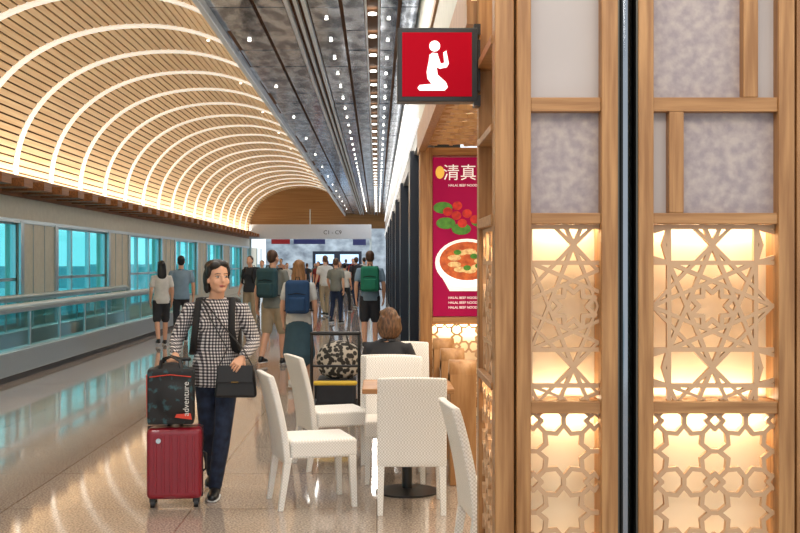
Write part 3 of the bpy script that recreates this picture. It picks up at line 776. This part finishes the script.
g=grp('suitcase',(-1.33,7.33,0),R(6))
MB().box(-0.178,0.178,-0.12,0.12,0.055,0.52).make('shell',M_caser,g,bevel=0.035,seg=4)
m=MB()
for x in (-0.12,-0.07,-0.02,0.03,0.08,0.125): m.box(x-0.009,x+0.009,-0.126,-0.115,0.10,0.475)
m.make('ribs',M_caser,g,bevel=0.004)
m=MB(); m.box(-0.181,0.181,-0.008,0.008,0.053,0.523); m.make('zip_seam',M_cased,g,bevel=0.004)
m=MB()
for sx in (-1,1):
    for sy in (-1,1):
        m.box(sx*0.14-0.02,sx*0.14+0.02,sy*0.085-0.02,sy*0.085+0.02,0.035,0.075)
m.make('wheel_forks',M_black,g,bevel=0.005)
m=MB()
for sx in (-1,1):
    for sy in (-1,1): m.cyl((sx*0.14-0.014,sy*0.085,0.026),0.026,0.028,20,axis='X')
m.make('wheels',M_black,g)
m=MB(); m.box(-0.075,-0.06,0.09,0.105,0.5,0.94); m.box(0.06,0.075,0.09,0.105,0.5,0.94); m.make('handle_tubes',M_alu,g)
m=MB(); m.tube([(-0.085,0.097,0.95),(0.085,0.097,0.95)],0.013,12,side=(0,1,0)); m.make('handle_grip',M_black,g)
m=MB(); m.tube([(-0.05,0,0.515),(-0.045,0,0.53),(0.045,0,0.53),(0.05,0,0.515)],0.008,8); m.tube([(0.178,0,0.22),(0.2,0,0.235),(0.2,0,0.335),(0.178,0,0.35)],0.008,8); m.make('carry_handles',M_black,g)
m=MB(); m.cyl((-0.10,-0.129,0.44),0.016,0.012,20,axis='Y'); m.make('badge',M_alu,g)
g=grp('travel_tote_bag',(-1.35,7.30,0.545),R(6))
m=MB(); m.box(-0.15,0.15,-0.1,0.07,0.0,0.36); m.ell((0,-0.02,0.33),(0.13,0.075,0.07)); m.ell((0.02,-0.09,0.16),(0.12,0.035,0.12)); m.make('body',M_totefab,g,vox=0.012,smi=6)
m=MB(); m.tube([(-0.08,-0.09,0.3),(-0.06,-0.07,0.41),(0.0,-0.05,0.435),(0.06,-0.07,0.41),(0.08,-0.09,0.3)],[(0.012,0.005)]*5,8)
m.tube([(-0.08,0.05,0.32),(-0.05,0.02,0.42),(0.0,0.0,0.44),(0.05,0.02,0.42),(0.08,0.05,0.32)],[(0.012,0.005)]*5,8); m.make('handles',M_black,g)
m=MB(); m.tube([(-0.13,-0.1,0.31),(0,-0.115,0.325),(0.13,-0.1,0.31)],0.004,6); m.make('zip',M_orange,g)
m=MB(); m.tube([(-0.148,-0.07,0.05),(-0.152,-0.07,0.32)],0.006,6); m.make('edge_piping',M_orange,g)
text('side_print','adventure',0.055,(0.12,-0.129,0.17),M_rubber,g,rot=(math.pi/2,R(-90),0))
m=MB(); m.prism([(0.03,0.05),(0.14,0.035),(0.13,0.075),(0.04,0.07)],-0.126,-0.11); m.make('print_flash',M_orange,g)

def fm(n,c,**k): return mat(n,c,0.85,var=0.12,vscale=(12,12,12),**k)
F_grey=fm('tee_grey','7E8078'); F_khaki=fm('khaki','A8977C'); F_teal=fm('teal_skirt','3A5664'); F_lblue=fm('light_blue','7F98AC'); F_white=fm('white_tee','D0D0CC'); F_navy=fm('navy_cloth','1E2C48')
F_green=fm('green_pack','1E7A5E'); F_bpack=fm('blue_pack','24466E'); F_tpack=fm('teal_pack','2A4A50'); F_dark=fm('charcoal','2E3036'); F_red=fm('red_tee','8E2A2E'); F_rose=fm('peach_top','C89A86')
person('traveller_man',(-1.62,17.3,0),1.78,R(160),F_grey,F_khaki,M_hairbr,legs='shorts',pack=F_tpack,stride=0.18,vox=0.018,armswing=0.10,yaw=R(-15))
person('backpacker_woman',(-0.99,14.1,0),1.62,R(178),F_white,F_teal,M_hairbl,legs='skirt',hair='long',pack=F_bpack,stride=0.1,vox=0.018,female=True,shoe=F_white)
person('backpacker_man',(-0.13,20.5,0),1.80,R(180),F_lblue,F_dark,M_hairbr,legs='shorts',pack=F_green,stride=0.1,vox=0.02,armswing=0.05)
person('pedestrian_woman',(-4.15,21.4,0),1.62,R(200),F_white,F_dark,M_hairb,legs='shorts',hair='long',stride=0.16,vox=0.02,female=True)
person('pedestrian_man',(-3.95,22.4,0),1.72,R(190),F_lblue,F_dark,M_hairb,stride=0.12,vox=0.02)
crowd=[(250,27,F_dark,F_khaki,0),(262,36,F_rose,F_dark,0),(336,29,F_grey,F_navy,1),(345,36,F_white,F_dark,1),(300,41,F_navy,F_dark,1),(318,44,F_red,F_navy,0),(327,50,F_lblue,F_dark,1),(287,47,F_white,F_navy,0),(356,39,F_dark,F_navy,1),(340,47,F_grey,F_dark,0),(364,48,F_white,F_dark,1),(272,44,F_lblue,F_navy,1),(353,55,F_red,F_dark,0),(307,55,F_dark,F_navy,1),(325,33,F_white,F_khaki,1),(281,56,F_rose,F_dark,0),(334,58,F_white,F_dark,1),(294,57,F_dark,F_dark,1),(315,62,F_grey,F_navy,0),(346,64,F_navy,F_dark,1)]
for i,(px,y,tm,bm_,fc) in enumerate(crowd):
    person('passerby',((px-377)*y/1111,y,0),random.uniform(1.52,1.8),R(180 if fc else 0)+random.uniform(-.5,.5),tm,bm_,random.choice([M_hairb,M_hairbr,M_hairdb]),stride=random.uniform(0.05,0.2),vox=0.03,pack=(F_dark if i%4==0 else None),face=False,female=(i%3==0),armswing=random.uniform(-.1,.1))
JS=dict(knl=(-0.1,-0.42,0.5),knr=(0.1,-0.42,0.5),anl=(-0.1,-0.40,0.085),anr=(0.1,-0.40,0.085),ell=(-0.22,-0.08,0.73),elr=(0.22,-0.08,0.73),wrl=(-0.15,-0.28,0.66),wrr=(0.15,-0.28,0.66))
person('seated_guest',(0.09,8.98,0),1.60,R(165),F_dark,F_dark,M_hairdb,hair='bob',J=JS,drop=0.40,female=True,vox=0.014,yaw=R(25),hem=0.88)
chair((0.09,9.02,0),0)

g=grp('luggage_cart',(-0.42,11.6,0))
m=MB()
for sx in (-0.24,0.24):
    m.tube([(sx,0.35,0.12),(sx,-0.3,0.12),(sx,-0.38,0.3),(sx,-0.4,0.88)],0.016,8)
    m.tube([(sx,0.33,0.12),(sx,0.35,0.3)],0.014,8)
m.tube([(-0.24,-0.4,0.88),(0.24,-0.4,0.88)],0.02,8,side=(0,1,0)); m.tube([(-0.24,-0.39,0.55),(0.24,-0.39,0.55)],0.013,8,side=(0,1,0)); m.tube([(-0.24,0.34,0.12),(0.24,0.34,0.12)],0.014,8,side=(0,1,0))
for y in (-0.15,0.0,0.15): m.tube([(-0.24,y,0.12),(0.24,y,0.12)],0.01,8,side=(0,1,0))
m.make('frame',M_black,g)
m=MB(); m.tube([(-0.2,-0.405,0.38),(0.2,-0.405,0.38)],0.024,8,side=(0,1,0)); m.make('yellow_bar',mat('safety_yellow','D8B83A',0.5),g)
m=MB()
for x,y in ((-0.22,-0.28),(0.22,-0.28),(-0.2,0.3),(0.2,0.3)): m.cyl((x-0.015,y,0.05),0.05,0.03,16,axis='X')
m.make('wheels',M_black,g)
m=MB(); m.box(-0.2,0.2,-0.24,0.24,0.14,0.4); m.make('case',fm('dark_case','30343C'),g,bevel=0.03)
m=MB(); m.ell((0.03,-0.1,0.6),(0.24,0.16,0.19),20,14); m.ell((0.03,-0.1,0.5),(0.22,0.16,0.12)); m.make('patterned_bag',M_leo,g,vox=0.02)
m=MB(); m.tube([(-0.08,-0.2,0.72),(-0.05,-0.15,0.86),(0.1,-0.15,0.86),(0.14,-0.2,0.72)],0.01,8); m.make('bag_handle',M_black,g)

# ---------------------------------------------------------------- lights
w=bpy.data.worlds.new('World'); scene.world=w; w.use_nodes=True
bg=w.node_tree.nodes['Background']; bg.inputs['Color'].default_value=(0.88,0.95,1.0,1); bg.inputs['Strength'].default_value=1.35
def strip(name,x,z,w_,y0,y1,rad,col,rot=(0,0,0)):
    L=y1-y0; A=w_*L
    return area(name,(x,(y0+y1)/2,z),rot,w_,L,math.pi*A*rad,col)
strip('ceiling_light_line',-0.05,4.24,0.12,-4,60,26,(1,0.95,0.88))
strip('ceiling_fill_strip',-1.6,4.22,0.08,-4,60,21,(1,0.95,0.88))  # extra strip added to raise the corridor's overall light level
strip('cove_left',-6.9,3.28,0.25,-4,62,13,(1,0.88,0.70),rot=(0,R(180-25),0))
strip('cove_right',-2.05,4.22,0.15,-4,62,12,(1,0.90,0.76),rot=(0,R(180+40),0))
area('restaurant_lamp',(1.8,8.3,2.7),(0,0,0),1.6,4.5,100,(1,0.86,0.68))
area('screen_fill_light',(1.1,2.6,3.6),(R(38),0,0),1.6,0.5,22,(1,0.88,0.72))  # unseen area light added above the view to brighten the timber screen
area('gate_hall_fill',(-3,Y1+6,4.6),(0,0,0),7,8,550,(0.95,0.98,1))  # area light added to brighten the far end beyond the gate

# ---------------------------------------------------------------- camera
cd=bpy.data.cameras.new('Camera'); cam=bpy.data.objects.new('Camera',cd); COL.objects.link(cam)
cam.location=(0,0,1.6); cam.rotation_euler=(math.pi/2,0,0)
cd.sensor_width=36; cd.lens=50; cd.shift_x=23/800; cd.shift_y=-4.5/800; cd.clip_end=300
scene.camera=cam
